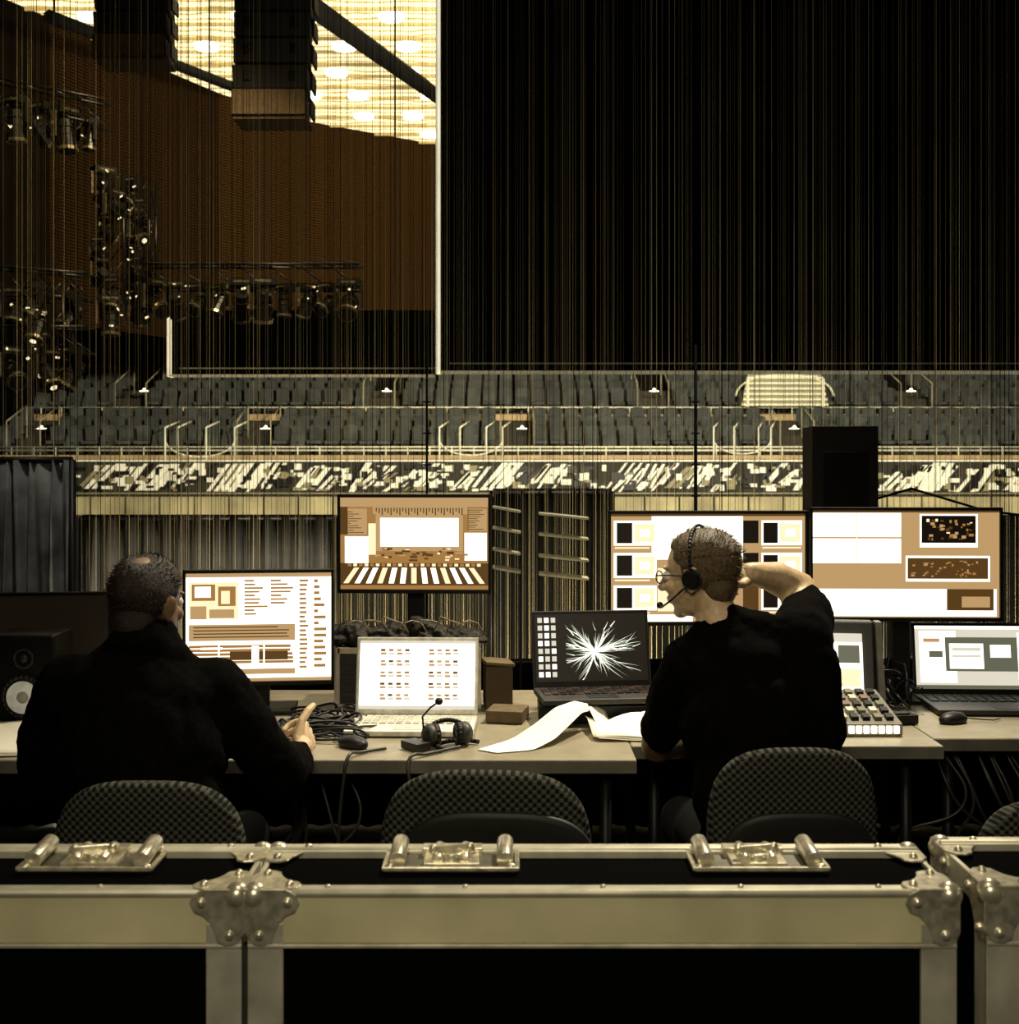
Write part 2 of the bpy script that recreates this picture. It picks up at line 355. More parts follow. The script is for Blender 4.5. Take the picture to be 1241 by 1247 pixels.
# ------------------------------------------------------------ string curtain
rt=root('string_curtain',(0,6,0))
x=-3.3
verts=[];faces=[];mi=[]
def string(x,y,w,z0,z1,m):
    n=len(verts)
    for z in(z0,z1):
        for a in(0,2.1,4.2): verts.append((x+math.cos(a+x*50)*w,y-6+math.sin(a+x*50)*w,z))
    for i in range(3): faces.append((n+i,n+(i+1)%3,n+3+(i+1)%3,n+3+i)); mi.append(m)
while x<3.3:
    cl=noise.noise(Vector((x*2.2,0,0)))
    x+=random.uniform(.003,.0125)*(1.2-cl*.9)
    r=random.random(); m=0 if r<.2 else 1 if r<.5 else 2 if r<.8 else 3
    string(x,6+random.uniform(-.05,.05),random.choice((.0005,.0007,.0009,.0014 if m else .0011)) *(1.4 if m==2 else 1),0.02,5.0,m)
me=bpy.data.meshes.new('strings'); me.from_pydata(verts,[],faces); 
for p,m in zip(me.polygons,mi): p.material_index=m
smats=[mat('string_pale',(.42,.36,.22),.9,0,2,.2,spec=.02),mat('string_olive',(.12,.095,.045),.9,0,2,.3,spec=.02),mat('string_black',(.003,.003,.0025),.9,spec=.02),mat('string_grey',(.14,.13,.105),.9,0,2,.3,spec=.02)]
for m in smats: me.materials.append(m)
o=bpy.data.objects.new('strings',me); sc.collection.objects.link(o); o.parent=rt
b=MB(); b.box((0,6,5.03),(6.8,.14,.08)); b.cyl((-3,6,5),(-3,6,12.39),.02,seg=6); b.cyl((3,6,5),(3,6,12.39),.02,seg=6); b.done('header_rail',black,rt)
def drape(name,x0,x1,zt,d,m,amp=.03,pitch=.11):
    rt=root(name,((x0+x1)/2,d,0)); b=MB()
    n=int((x1-x0)/pitch*10)
    b.grid(lambda u,v:(x0+(x1-x0)*u+.01*math.sin(v*5+u*40), d+amp*math.sin((x1-x0)*u/pitch*2*math.pi+math.sin(u*17))*(.6+.4*v)+.012*math.sin(u*91+v*2), .01+(zt-.01)*(1-v)),n,6)
    b.done('cloth',m,rt,solid=.004)
    b=MB(); b.cyl((x0,d,zt),(x1,d,zt),.015,seg=8); b.cyl((x0,d,0),(x0,d,zt),.018,seg=8); b.cyl((x1,d,0),(x1,d,zt),.018,seg=8); b.done('pipe_frame',black,rt)
dblk=mat('drape_black',(.004,.004,.0035),.95,spec=.05)
drape('spill_blocking_drape',XW(-80,5.5),XW(88,5.5),ZW(560,5.5),5.5,curt,.03,.055)
drape('spill_blocking_drape',XW(100,6.4),XW(408,6.4),ZW(630,6.4),6.4,curtd,.025,.09)
drape('spill_blocking_drape',XW(600,6.9),XW(745,6.9),ZW(598,6.9),6.9,dblk,.02,.09)
drape('spill_blocking_drape',XW(745,7.2),XW(1300,7.2),ZW(630,7.2),7.2,dblk,.02,.1)
drape('spill_blocking_drape',-2.7,3.0,.72,5.36,dblk,.02,.1)  # added low drape, keeps uplight spill from showing under the desks
# slatted rack behind
rt=root('equipment_rack',W(660,700,4.9)); b=MB(); d=4.9
for i,(yl,yr) in enumerate(((617,625),(642,650),(668,676),(690,698))):
    for a,c,y in((600,634,yl),(656,716,yr)):
        p=W(a,y,d);q=W(c,y+6,d); b.box((p+q)/2,((q-p).length,.12,.008),(0,math.atan2((p.z-q.z),(q.x-p.x)),0),1)
for px in(600,634,656,716): x=XW(px,d); b.bb((x-.004,d+.04,0),(x+.004,d+.06,ZW(605,d)))
b.done('shelves',[black,mat('shelf_edge',(.85,.77,.55),.5)],rt)
# speaker on stand
c=W(1019,520,5.0); rt=root('pa_speaker_on_stand',(c.x,c.y,0)); b=MB(); zt=c.z; w=.262; hh=.38
b.poly([(c.x-w/2,c.y-.13,zt-hh),(c.x+w/2,c.y-.13,zt-hh),(c.x+w/2-.03,c.y+.16,zt-hh),(c.x-w/2+.03,c.y+.16,zt-hh)],(0,0,hh))
b.cyl((c.x,c.y,0.5),(c.x,c.y,zt-hh),.018,seg=12); 
for a in range(3):
    an=a*2.094+.5; b.cyl((c.x,c.y,.55),(c.x+.3*math.cos(an),c.y+.3*math.sin(an),.012),.012,seg=8)
b.cyl((c.x,c.y,.5),(c.x,c.y,.75),.028,seg=12)
b.bb((c.x-.09,c.y-.136,zt-.33),(c.x+.09,c.y-.13,zt-.1),1)
b.done('cabinet',[mat('speaker_cab',(.010,.005,.003),.6),black],rt,bevel=.008)
b=MB(); b.tube([(c.x+w/2,c.y,zt-.3),W(1110,595,5.),W(1200,622,5.),W(1250,628,5.),W(1260,700,5.)],.005); b.done('speaker_cable',black,rt)
for px,pt in((847,420),(520,430)):
    p=W(px,pt,5.1); rt=root('antenna_stand',(p.x,5.1,0)); b=MB(); r=.010 if px>600 else .006
    b.cyl((p.x,5.1,0),(p.x,5.1,p.z),r,r*.6,8); 
    for a in range(3):
        an=a*2.094+.2; b.cyl((p.x,5.1,.3),(p.x+.2*math.cos(an),5.1+.2*math.sin(an),.01),.009,seg=8)
    for i in range(9): b.torus((p.x,5.1,.8+i*.13),.016,.003,'Z',n=8)
    b.done('pole',black,rt)
# ------------------------------------------------------------ desks
def desk(name,x0,x1,d0,d1):
    rt=root(name,((x0+x1)/2,(d0+d1)/2,0)); b=MB(); b.bb((x0,d0,.715),(x1,d1,.75)); b.done('top',deskm,rt,bevel=.003)
    b=MB(); b.bb((x0,d0-.003,.712),(x1,d0,.747)); b.done('edge_strip',deskedge,rt)
    b=MB()
    for x in(x0+.08,x1-.08):
        for y in(d0+.1,d1-.1): b.cyl((x,y,0),(x,y,.715),.018,seg=12)
        b.bb((x-.015,d0+.1,.66),(x+.015,d1-.1,.70)); b.bb((x-.015,d0+.1,.1),(x+.015,d1-.1,.13))
    b.bb((x0+.08,d1-.11,.6),(x1-.08,d1-.09,.7)); b.done('legs',black,rt)
desk('folding_table',-2.25,.36,3.49,4.55)
desk('folding_table',.362,1.29,3.66,4.6)
desk('folding_table',1.294,2.5,3.76,4.6)
# ------------------------------------------------------------ screens
def content(parent,w,h,items,y=-.001,rnd=None):
    b=MB(); keys=[];
    b.quad([(-w/2,y,-h/2),(w/2,y,-h/2),(w/2,y,h/2),(-w/2,y,h/2)],0); keys.append(items[0])
    for n,it in enumerate(items[1:]):
        x0,y0,x1,y1,k=it[:5]
        if k not in keys: keys.append(k)
        sk=it[5] if len(it)>5 else 0
        yy=y-.0004*(1+n*.02)
        b.quad([(-w/2+x0*w,yy,h/2-y1*h),(-w/2+x1*w,yy,h/2-y1*h),(-w/2+(x1+sk)*w,yy,h/2-y0*h),(-w/2+(x0+sk)*w,yy,h/2-y0*h)],keys.index(k))
    return b.done('display',[S[k] for k in keys],parent,world=False)
def monitor(name,cx,py0,py1,d,wpx,items,rz=0.,rx=0.,base=.75,neck=True):
    s=F/d; w=wpx/s; zt,zb=ZW(py0,d),ZW(py1,d); h=zt-zb
    rt=root(name,(XW(cx,d),d,(zt+zb)/2),(rx,0,rz)); t=.010
    b=MB()
    for a,c in(((-w/2,0,h/2-t),(w/2,.03,h/2)),((-w/2,0,-h/2),(w/2,.03,-h/2+t*1.4)),((-w/2,0,-h/2),(-w/2+t,.03,h/2)),((w/2-t,0,-h/2),(w/2,.03,h/2))): b.bb(a,c)
    b.bb((-w/2+.003,.012,-h/2+.003),(w/2-.003,.045,h/2-.003)); b.bb((-w*.3,.045,-h*.3),(w*.3,.065,h*.3))
    b.done('housing',black,rt,world=False,bevel=.002)
    content(rt,w-2*t,h-2.4*t,items,.010)
    zb2=base-(zt+zb)/2
    b=MB(); b.bb((-.03,.06,zb2+.012),(.03,.085,0)); b.bb((-.12,-.03,zb2),(.12,.15,zb2+.014)); b.done('stand',black,rt,world=False,bevel=.003)
    return rt
def rows(x0,y0,x1,y1,n,k,ln=.4,gap=.5):
    r=[]
    for i in range(n):
        yy=y0+(y1-y0)*i/n; r.append((x0,yy,x0+(x1-x0)*random.uniform(ln,1),yy+(y1-y0)/n*gap,k))
    return r
it=['w',(0,0,1,.035,'t'),(.02,.08,.36,.42,'c'),(.04,.1,.2,.25,'o'),(.06,.12,.17,.22,'w'),(.22,.12,.34,.3,'o'),(.24,.16,.3,.28,'c'),(.03,.3,.14,.42,'t'),(.16,.33,.33,.41,'t')]
it+=rows(.4,.06,.56,.4,10,'o'); it+=rows(.58,.06,.74,.3,7,'o'); it+=rows(.78,.06,.84,.9,20,'o',.6); it+=rows(.88,.06,.97,.9,15,'o',.3)
it+=[(.02,.47,.75,.62,'t')]+rows(.05,.49,.73,.61,4,'b',.85,.35)+rows(.02,.66,.75,.84,5,'o',.95,.7)+[(.3,.72,.7,.8,'b'),(.1,.68,.25,.7,'w'),(.22,.64,.23,.9,'w'),(.53,.64,.54,.9,'w')]
it+=[(.02,.88,.75,.93,'t'),(0,.965,1,1,'t'),(.45,.67,.5,.83,'w')]
monitor('computer_monitor',315,694,835,4.12,182,it,.10,0)
rp=random.Random(21)
it=['o',(0,0,1,.1,'t'),(.22,.1,.86,.18,'t'),(.24,.18,.83,.58,'t'),(.27,.22,.80,.53,'w'),(.03,.42,.19,.72,'w'),(.84,.38,.99,.68,'w'),(.19,.28,.24,.62,'c'),(.0,.1,.05,.4,'b'),(.05,.12,.18,.4,'t'),(.87,.12,.99,.36,'t')]
for i in range(30): it.append((.24+i*.02,.11,.248+i*.02,.15+.02*(i%3),'b'))
for i in range(10):
    it.append((.02,.15+i*.025,.02+rp.uniform(.05,.14),.158+i*.025,'b')); it.append((.86,.13+i*.023,.86+rp.uniform(.05,.13),.138+i*.023,'b'))
for i in range(45):
    x=rp.uniform(.22,.82); y=rp.uniform(.54,.67); it.append((x,y,x+rp.uniform(.01,.06),y+rp.uniform(.008,.03),rp.choice('bbbctoo')))
it+=[(0,.71,1,.95,'b')]
for i in range(13):
    cx=(i+.5)/13; it.append((cx-.020,.76,cx+.016,.93,'w' if i%3 else 'c',(cx-.5)*-.16))
for i in range(24): it.append((.05+i*.038,.715,.075+i*.038,.745,'c' if i%2 else 'o'))
monitor('computer_monitor',504,602,723,4.36,188,it,-.04,.02,base=.98)
it=['t',(.21,.02,.68,.42,'w'),(.0,.93,.42,1.,'w'),(.24,.5,.6,.9,'c'),(0,0,1,.02,'b')]
for r in range(3):
    y=.07+r*.3
    it+=[(.015,y-.01,.235,y+.22,'w'),(.03,y+.01,.11,y+.2,'k'),(.12,y+.02,.225,y+.19,'c'),(.15,y+.07,.2,y+.14,'w'),(.68,y-.01,.76,y+.2,'k'),(.775,y-.01,.985,y+.22,'w'),(.785,y+.01,.86,y+.2,'k'),(.87,y+.02,.975,y+.19,'c'),(.9,y+.07,.95,y+.14,'w'),(.02,y+.235,.2,y+.25,'c'),(.78,y+.235,.98,y+.25,'c')]
it+=[(.68,.5,.76,.9,'b')]
monitor('computer_monitor',863,622,762,4.32,245,it,.03,0)
it=['t',(.0,.02,.475,.245,'w'),(.0,.26,.475,.49,'w'),(.235,.02,.24,.49,'c'),(0,.0,1,.015,'b'),(.575,.03,.885,.34,'w'),(.585,.045,.875,.30,'k'),(.5,.42,.95,.66,'w'),(.51,.44,.94,.635,'b'),(0,.73,.985,.985,'w'),(.72,.73,.97,.93,'b'),(0,.7,1,.72,'t'),(.8,.8,.95,.9,'t')]
for i in range(40):
    x=rp.uniform(.59,.85); y=rp.uniform(.07,.26); it.append((x,y,x+rp.uniform(.006,.025),y+rp.uniform(.01,.03),rp.choice('tcobbo')))
for i in range(40):
    x=rp.uniform(.515,.92); y=rp.uniform(.46,.61); it.append((x,y,x+rp.uniform(.006,.02),y+rp.uniform(.008,.025),rp.choice('too')))
monitor('computer_monitor',1104,618,757,4.30,233,it,-.03,0)
monitor('computer_monitor',35,722,806,4.3,195,['k'],.12,0)
def laptop(name,px,py_h,py_top,d_h,wpx,items,body,rz=0.,tilt=.2,zb=None,depth=.24,keys=black,keyglow=None):
    s=F/d_h; w=wpx/s; zh=ZW(py_h,d_h) if zb is None else zb+.02
    rt=root(name,(XW(px,d_h),d_h,zh-.018),(0,0,rz))
    h=(ZW(py_top,d_h)-zh)/math.cos(tilt)
    b=MB(); b.bb((-w/2,-depth,0),(w/2,.005,.018)); b.done('base',body,rt,world=False,bevel=.004)
    b=MB(); nk=14
    for r in range(5):
        for c in range(nk):
            x=-w*.43+c*w*.86/(nk-1); y=-.03-r*.024; b.box((x,y,.0195),(w*.86/nk*.82,.018,.004),m=1 if (keyglow and (r*7+c*3)%4==0) else 0)
    b.bb((-.05,-depth+.02,.018),(.05,-depth+.085,.019)); b.done('keyboard',[keys]+([keyglow] if keyglow else [black]),rt,world=False)
    lid=root('lid',(0,0,.018),(-tilt,0,0)); lid.parent=rt
    b=MB(); b.bb((-w/2,0,0),(w/2,.008,h)); b.done('lid_shell',body,lid,world=False,bevel=.003)
    b=MB(); b.bb((-w/2+.004,-.0012,.004),(w/2-.004,0,h-.004)); b.done('bezel',black if body is not silver else silver,lid,world=False)
    l2=root('screen_mount',(0,-.0015,h/2+.003)); l2.parent=lid
    content(l2,w-.022,h-.03,items,-.0005)
    return rt,lid
it=['w',(0,0,1,.04,'l')]
for cx in(.24,.66):
    for r in range(5):
        y=.12+r*.165
        for q in range(4):
            it.append((cx-.06+q*.07,y,cx-.02+q*.07,y+.035,random.choice('bto')))
            it.append((cx-.06+q*.07,y+.05,cx-.01+q*.07,y+.085,'l' if q%2 else 't'))
it.append((0,.95,1,1,'l'))
laptop('laptop_computer',507,872,779,4.0,150,it,silver,-.03,.22,.752,.24,mat('keys_pale',(.5,.47,.38),.5))
it=['k']
for r in range(8):
    for c in range(3): it.append((.025+c*.06,.05+r*.115,.065+c*.06,.125+r*.115,random.choice('wlwl')))
rtl,lid=laptop('laptop_computer',722,836,746,4.15,146,it,charcoal,.12,.24,None,.22,black,em('key_glow',(.25,.06,.02),.3))
l2=root('wallpaper',(0,-.004,.12)); l2.parent=lid; b=MB(); rnd=random.Random(8)
def ray(x,z,a,L,wd,cu,dep):
    n=9; st=L/n
    for j in range(n):
        nx=x+math.cos(a)*st; nz=z+math.sin(a)*st*.75; a+=cu/n+rnd.uniform(-.03,.03)
        if nx>.174 or nx<-.09 or abs(nz)>.10: break
        px_,pz_=-math.sin(a),math.cos(a); w0=wd*(1-j/n)**1.3;w1=wd*(1-(j+1)/n)**1.3
        b.quad([(x-px_*w0,0,z-pz_*w0),(nx-px_*w1,0,nz-pz_*w1),(nx+px_*w1,0,nz+pz_*w1),(x+px_*w0,0,z+pz_*w0)],0); x,z=nx,nz
        if dep<1 and rnd.random()<.14: ray(x,z,a+rnd.choice((-.35,.35)),L*.5,wd*.6,rnd.uniform(-.4,.4),dep+1)
for i in range(60):
    if i<18: a=rnd.uniform(0,2*math.pi); L=rnd.uniform(.04,.10)
    else: a=rnd.choice((.3,.12,.55,1.0,2.2,2.75,3.7,5.85,5.3,4.5))+rnd.uniform(-.14,.14); L=rnd.uniform(.09,.17)
    ray(.010,-.005,a,L,rnd.uniform(.0010,.0036),rnd.uniform(-.5,.5),0)
b.done('burst',em('burst_glow',(.95,1,.8),1.3),l2,world=False)
b=MB(); p=Vector((XW(722,4.05),4.06,0)); b.box((p.x,p.y,.781),(.36,.2,.058)); b.done('laptop_riser',black,None,bevel=.004)
it=['l',(0,0,1,.05,'w'),(.03,.08,.3,.9,'w'),(.22,.18,.75,.72,'g'),(.25,.28,.5,.68,'w'),(.27,.34,.48,.4,'l'),(.27,.46,.48,.5,'l'),(.55,.3,.7,.5,'w'),(.75,.1,.97,.85,'w'),(.06,.2,.18,.26,'t'),(.1,.4,.2,.5,'g'),(0,.94,1,1,'g')]
laptop('laptop_computer',1200,846,760,4.35,172,it,charcoal,-.04,.15,.752,.28)
rt=root('lighting_controller',(XW(1040,3.95),3.95,.75)); b=MB()
x0,x1=XW(1008,3.9),XW(1085,3.9)
b.poly([(x0,3.78,.752),(x0,4.06,.752),(x0,4.06,.845),(x0,3.78,.79)],(x1-x0,0,0)); b.done('body',mat('controller_body',(.16,.145,.11),.5),rt,bevel=.004)
b=MB()
for r in range(5):
    for c in range(5):
        y=3.82+r*.05; z=.79+(y-3.78)*.196+.006; b.box((x0+.025+c*.036,y,z),(.022,.03,.012),(.2,0,0),random.choice((0,0,0,1,2,3)))
b.done('buttons',[black,mat('btn_amber',(.16,.09,.05),.5),mat('btn_white',(.6,.56,.42),.5),mat('btn_olive',(.15,.15,.08),.5)],rt)
b=MB()
for c in range(8): b.bb((x0+.01+c*.023,3.772,.762),(x0+.026+c*.023,3.778,.784))
b.done('lit_strip',em('lit_strip',(1,.9,.65),3.5),rt)
p=W(1015,830,4.15); rt=root('touchscreen_console',(p.x,4.17,.75),(0,0,-.15)); b=MB()
b.poly([(-.11,-.05,.01),(-.11,.12,.01),(-.11,.09,.30),(-.11,.04,.30)],(.25,0,0)); b.done('housing',charcoal,rt,world=False,bevel=.006)
l=root('screen_mount',(.0,-.012,.165),(-.30,0,0)); l.parent=rt
content(l,.2,.2,['w',(0,0,1,.15,'l'),(.05,.3,.4,.9,'l'),(.6,.2,.95,.5,'g'),(.6,.6,.95,.9,'c')],-.004)
b=MB(); b.poly([(.145,-.10,.01),(.145,.10,.01),(.145,.08,.30),(.145,.02,.30)],(.02,0,0)); b.done('side_cheek',mat('cheek',(.08,.07,.05),.5),rt,world=False)
# ------------------------------------------------------------ small desk things
def mouse(p,rz=0):
    rt=root('computer_mouse',(p[0],p[1],.752),(0,0,rz)); b=MB(); b.sph((0,0,.010),(.032,.055,.024))
    bm=b.bm; bmesh.ops.bisect_plane(bm,geom=list(bm.verts)+list(bm.edges)+list(bm.faces),plane_co=(0,0,.0005),plane_no=(0,0,1),clear_inner=True)
    b.cyl((0,.03,.028),(0,.045,.024),.004,m=1); b.done('shell',[black,charcoal],rt,world=False)
    b=MB(); b.tube([(0,.05,.01),(.02,.10,.004),(.05,.13,.004),(.04,.17,.004)],.002); b.done('lead',black,rt,world=False)
mouse((XW(432,3.68),3.64),.9); mouse((XW(1158,4.0),3.98),-1.1)
rt=root('studio_loudspeaker',(XW(25,4.0),4.1,.75)); b=MB(); cx=XW(25,4.0)
b.bb((cx-.11,4.0,.752),(cx+.11,4.18,1.03)); 
b.done('cabinet',black,rt,bevel=.01)
b=MB(); b.torus((cx+.01,3.998,.83),.066,.008,'Y',1); b.cyl((cx+.01,3.999,.83),(cx+.01,4.0,.83),.06,m=1)
b.cyl((cx+.01,3.99,.83),(cx+.01,4.0,.83),.053,.03,24,0); b.sph((cx+.01,3.992,.83),(.02,.01,.02),2); b.torus((cx+.01,3.998,.955),.03,.006,'Y',1); b.sph((cx+.01,3.998,.955),(.016,.01,.016),1)
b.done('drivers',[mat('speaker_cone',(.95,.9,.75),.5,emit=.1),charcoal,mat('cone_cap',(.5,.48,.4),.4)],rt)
def sheet(name,pts,z=.753,wob=.004,n=2):
    rt=root(name,(pts[0][0],pts[0][1],z)); P=[Vector((p[0],p[1],0)) for p in pts]
    for k in range(n):
        b=MB(); off=Vector((.008*k,-.006*k,0))
        def f(u,v):
            q=(P[0]*(1-u)+P[1]*u)*(1-v)+(P[3]*(1-u)+P[2]*u)*v+off
            return (q.x,q.y,z+.002*(n-k)+wob*(1+math.sin(u*5+v*3+k))*.5*(v+.2))
        b.grid(f,10,6); b.done('sheet_%d'%(k+1),paper,rt,solid=.0006)
sheet('paper_sheets',[(XW(722,3.74),3.72),(XW(812,3.74),3.72),(XW(812,3.92),3.94),(XW(712,3.92),3.93)],.7535,.035,3)
sheet('paper_sheets',[(XW(-20,3.55),3.52),(XW(42,3.55),3.54),(XW(50,3.95),3.95),(XW(-20,3.95),3.95)],.7535,.008,3)
A=[(580,918,3.60),(618,903,3.72),(650,882,3.80),(676,861,3.86),(700,853,3.9),(714,858,3.92)]
B=[(604,922,3.56),(645,916,3.59),(676,900,3.66),(697,880,3.76),(709,868,3.82),(718,866,3.88)]
A=[W(*a) for a in A]; B=[W(*a) for a in B]
def lerp(L,u):
    t=u*(len(L)-1); i=min(int(t),len(L)-2); return L[i].lerp(L[i+1],t-i)
def pf(u,v):
    p=lerp(A,u).lerp(lerp(B,u),v); p.z=max(p.z,.7535)+.012*math.sin(v*math.pi)*u; return p
rt=root('curled_paper',(0,3.7,.75)); b=MB(); b.grid(pf,20,8); b.done('sheet',paper,rt,solid=.0008,sub=1)
C=[W(716,860,3.9),W(722,872,3.85),W(730,890,3.8),W(742,899,3.77)]
b=MB(); b.grid(lambda u,v:(lerp(C,u)+Vector((.05*v,.1*v,max(-.01,-.02*v)))),12,4)
b.done('sheet_fold',paper,rt,solid=.0008)
p=Vector((XW(545,3.68),3.66,.752)); rt=root('headset',p,(0,0,.3)); b=MB()
b.torus((0,.01,.03),.062,.007,'Y',0,0,math.pi,18,1,.7)
for s in(-1,1): b.sph((s*.052,0,.034),(.026,.04,.034),1); b.torus((s*.035,0,.032),.024,.012,'X',0,n=14)
b.tube([(-.07,0,.03),(-.075,.0,.09),(-.055,-.02,.12),(-.03,-.02,.135)],.003); b.sph((-.03,-.02,.136),(.012,.012,.011),0)
b.torus((.03,-.05,.008),.07,.007,'Z',0,.5,3.6,14)
b.box((-.1,-.02,.012),(.05,.08,.022),(0,0,.4),1)
b.done('band_and_cups',[black,charcoal],rt,world=False)
rt=root('rack_case',(XW(492,4.35),4.3,.75)); b=MB(); x0,x1=XW(412,4.25),XW(582,4.25)
b.bb((x0,4.2,.752),(x1,4.5,.955)); b.done('shell',charcoal,rt,bevel=.004)
b=MB(); 
for z in(.757,.95): b.bb((x0-.004,4.192,z-.01),(x1+.004,4.205,z+.01))
for x in(x0,x1): b.bb((x-.006,4.192,.752),(x+.012,4.205,.958)); b.bb((x-.006,4.19,.935),(x+.006,4.5,.96))
for i in range(5): b.bb((x0+.02,4.195,.78+i*.03),(x1-.02,4.198,.79+i*.03),1)
b.box(((x0+x1)/2,4.36,.967),(.3,.24,.02),m=1)
b.done('trim',[alub,charcoal],rt)
rt=root('shoulder_bag',W(480,760,4.25)); b=MB(); rr=random.Random(5)
prof=[(408,.035),(430,.045),(455,.03),(480,.04),(510,.055),(535,.035),(560,.03),(574,.02)]
for px,hh_ in prof:
    q=W(px,765,4.27); q.z=.978+hh_*.5
    b.sph(q,(.055,.05,hh_),0,(0,rr.uniform(-.3,.3),rr.uniform(0,3)))
    b.sph(q+Vector((.02,-.04,-hh_*.4)),(.04,.03,hh_*.5),0)
b.done('bag_body',bagm,rt,remesh=.005,smooth=4,disp=.03,dsize=.035)
b=MB()
for i in range(7):
    q=W(415+i*23,766,4.17); q.z=max(q.z,.985); b.tube([q,q+Vector((.02,-.02,.02+.012*(i%3))),q+Vector((.05,-.01,.03)),q+Vector((.08,0,.02)),q+Vector((.10,.02,-.015))],.0025)
b.done('straps',mat('strap_tan',(.22,.17,.1),.6),rt)
rt=root('cardboard_box',(XW(605,4.2),4.2,.75)); b=MB(); b.box((XW(606,4.2),4.22,.83),(.09,.14,.15),(0,0,.1)); b.done('carton',card,rt,bevel=.003)
b=MB(); b.box((XW(606,4.2),4.20,.912),(.10,.12,.010),(0,.1,.2)); b.box((XW(618,4.0),4.02,.772),(.12,.12,.038),(0,0,-.2)); b.done('lid_flaps',mat('box_yellow',(.12,.08,.035),.7),rt,bevel=.002)
p=Vector((XW(1211,4.2),4.42,.752)); rt=root('water_bottle',p); b=MB(); prof=[(0,.032),(.0,.034),(.16,.034),(.2,.03),(.235,.013),(.25,.013)]
for (z0,r0),(z1,r1) in zip(prof[:-1],prof[1:]): b.cyl(p+Vector((0,0,z0)),p+Vector((0,0,z1+.0001)),r0,r1,20)
b.cyl(p+Vector((0,0,.25)),p+Vector((0,0,.272)),.015,.015,16,1); b.done('bottle',[mat('bottle_plastic',(.25,.27,.27),.15),paper],rt)
def keyboard(px,d,wpx,rz):
    rt=root('computer_keyboard',(XW(px,d),d,.752),(0,0,rz)); w=wpx*d/F; b=MB(); b.bb((-w/2,-.07,0),(w/2,.07,.014)); n=15
    for r in range(5):
        for c in range(n): b.box((-w*.46+c*w*.92/(n-1),-.05+r*.025,.017),(w*.92/n*.8,.019,.008),m=1)
    b.done('keys_and_case',[black,charcoal],rt,world=False)
keyboard(330,3.86,130,.05)
def cables(name,specs,r=.004,m=black):
    cu=bpy.data.curves.new(name,'CURVE'); cu.dimensions='3D'; cu.bevel_depth=r; cu.bevel_resolution=2
    for pts in specs:
        sp=cu.splines.new('BEZIER'); sp.bezier_points.add(len(pts)-1)
        for bp,p in zip(sp.bezier_points,pts): bp.co=p; bp.handle_left_type=bp.handle_right_type='AUTO'
    cu.materials.append(m); o=bpy.data.objects.new(name,cu); sc.collection.objects.link(o); return o
rr=random.Random(11); sp=[]
for i in range(20):
    x=XW(rr.uniform(375,440),4); y=rr.uniform(3.75,4.1); pts=[]
    for j in range(6): pts.append((x+rr.uniform(-.12,.12),y+rr.uniform(-.1,.1),.758+rr.uniform(0,.02 if j%5 else 0)))
    sp.append(pts)
for i in range(16):
    x=XW(rr.uniform(1065,1115),4.1); y=rr.uniform(4.15,4.4); pts=[]
    for j in range(6): pts.append((x+rr.uniform(-.06,.06),y+rr.uniform(-.08,.08),.76+rr.uniform(0,.14 if j%5 else 0)))
    sp.append(pts)
cables('cable_tangle',sp,.004)
sp=[[(XW(470,3.6),3.6,.757),(XW(440,3.56),3.55,.757),(XW(425,3.5),3.487,.76),(XW(418,3.47),3.47,.69),(XW(410,3.5),3.5,.4),(XW(400,3.6),3.7,.1)],
    [(XW(560,3.6),3.62,.757),(XW(520,3.56),3.53,.757),(XW(500,3.5),3.487,.757),(XW(498,3.46),3.46,.7),(XW(505,3.5),3.55,.3)]]
for i in range(10):
    x=XW(rr.uniform(1090,1230),3.85); sp.append([(x,3.85,.69),(x+.05,3.8,.55),(x+rr.uniform(-.2,.2),3.85,.4),(x+rr.uniform(-.2,.3),3.9,.2),(x+.1,4.0,.02)])
for i in range(8):
    x=XW(rr.uniform(330,420),3.6); sp.append([(x,3.65,.69),(x+.05,3.6,.55),(x+rr.uniform(-.1,.1),3.6,.4),(x+rr.uniform(-.2,.2),3.7,.2),(x+.1,3.8,.02)])
cables('hanging_cable_bundle',sp,.005,mat('cable_grey',(.03,.026,.02),.4))
b=MB(); b.box((XW(1100,3.95),3.97,.767),(.09,.06,.03),(0,0,.2)); b.box((XW(1098,3.95),3.96,.785),(.05,.03,.01),(0,0,.2),1); b.done('power_adapter',[black,charcoal],None,bevel=.003)
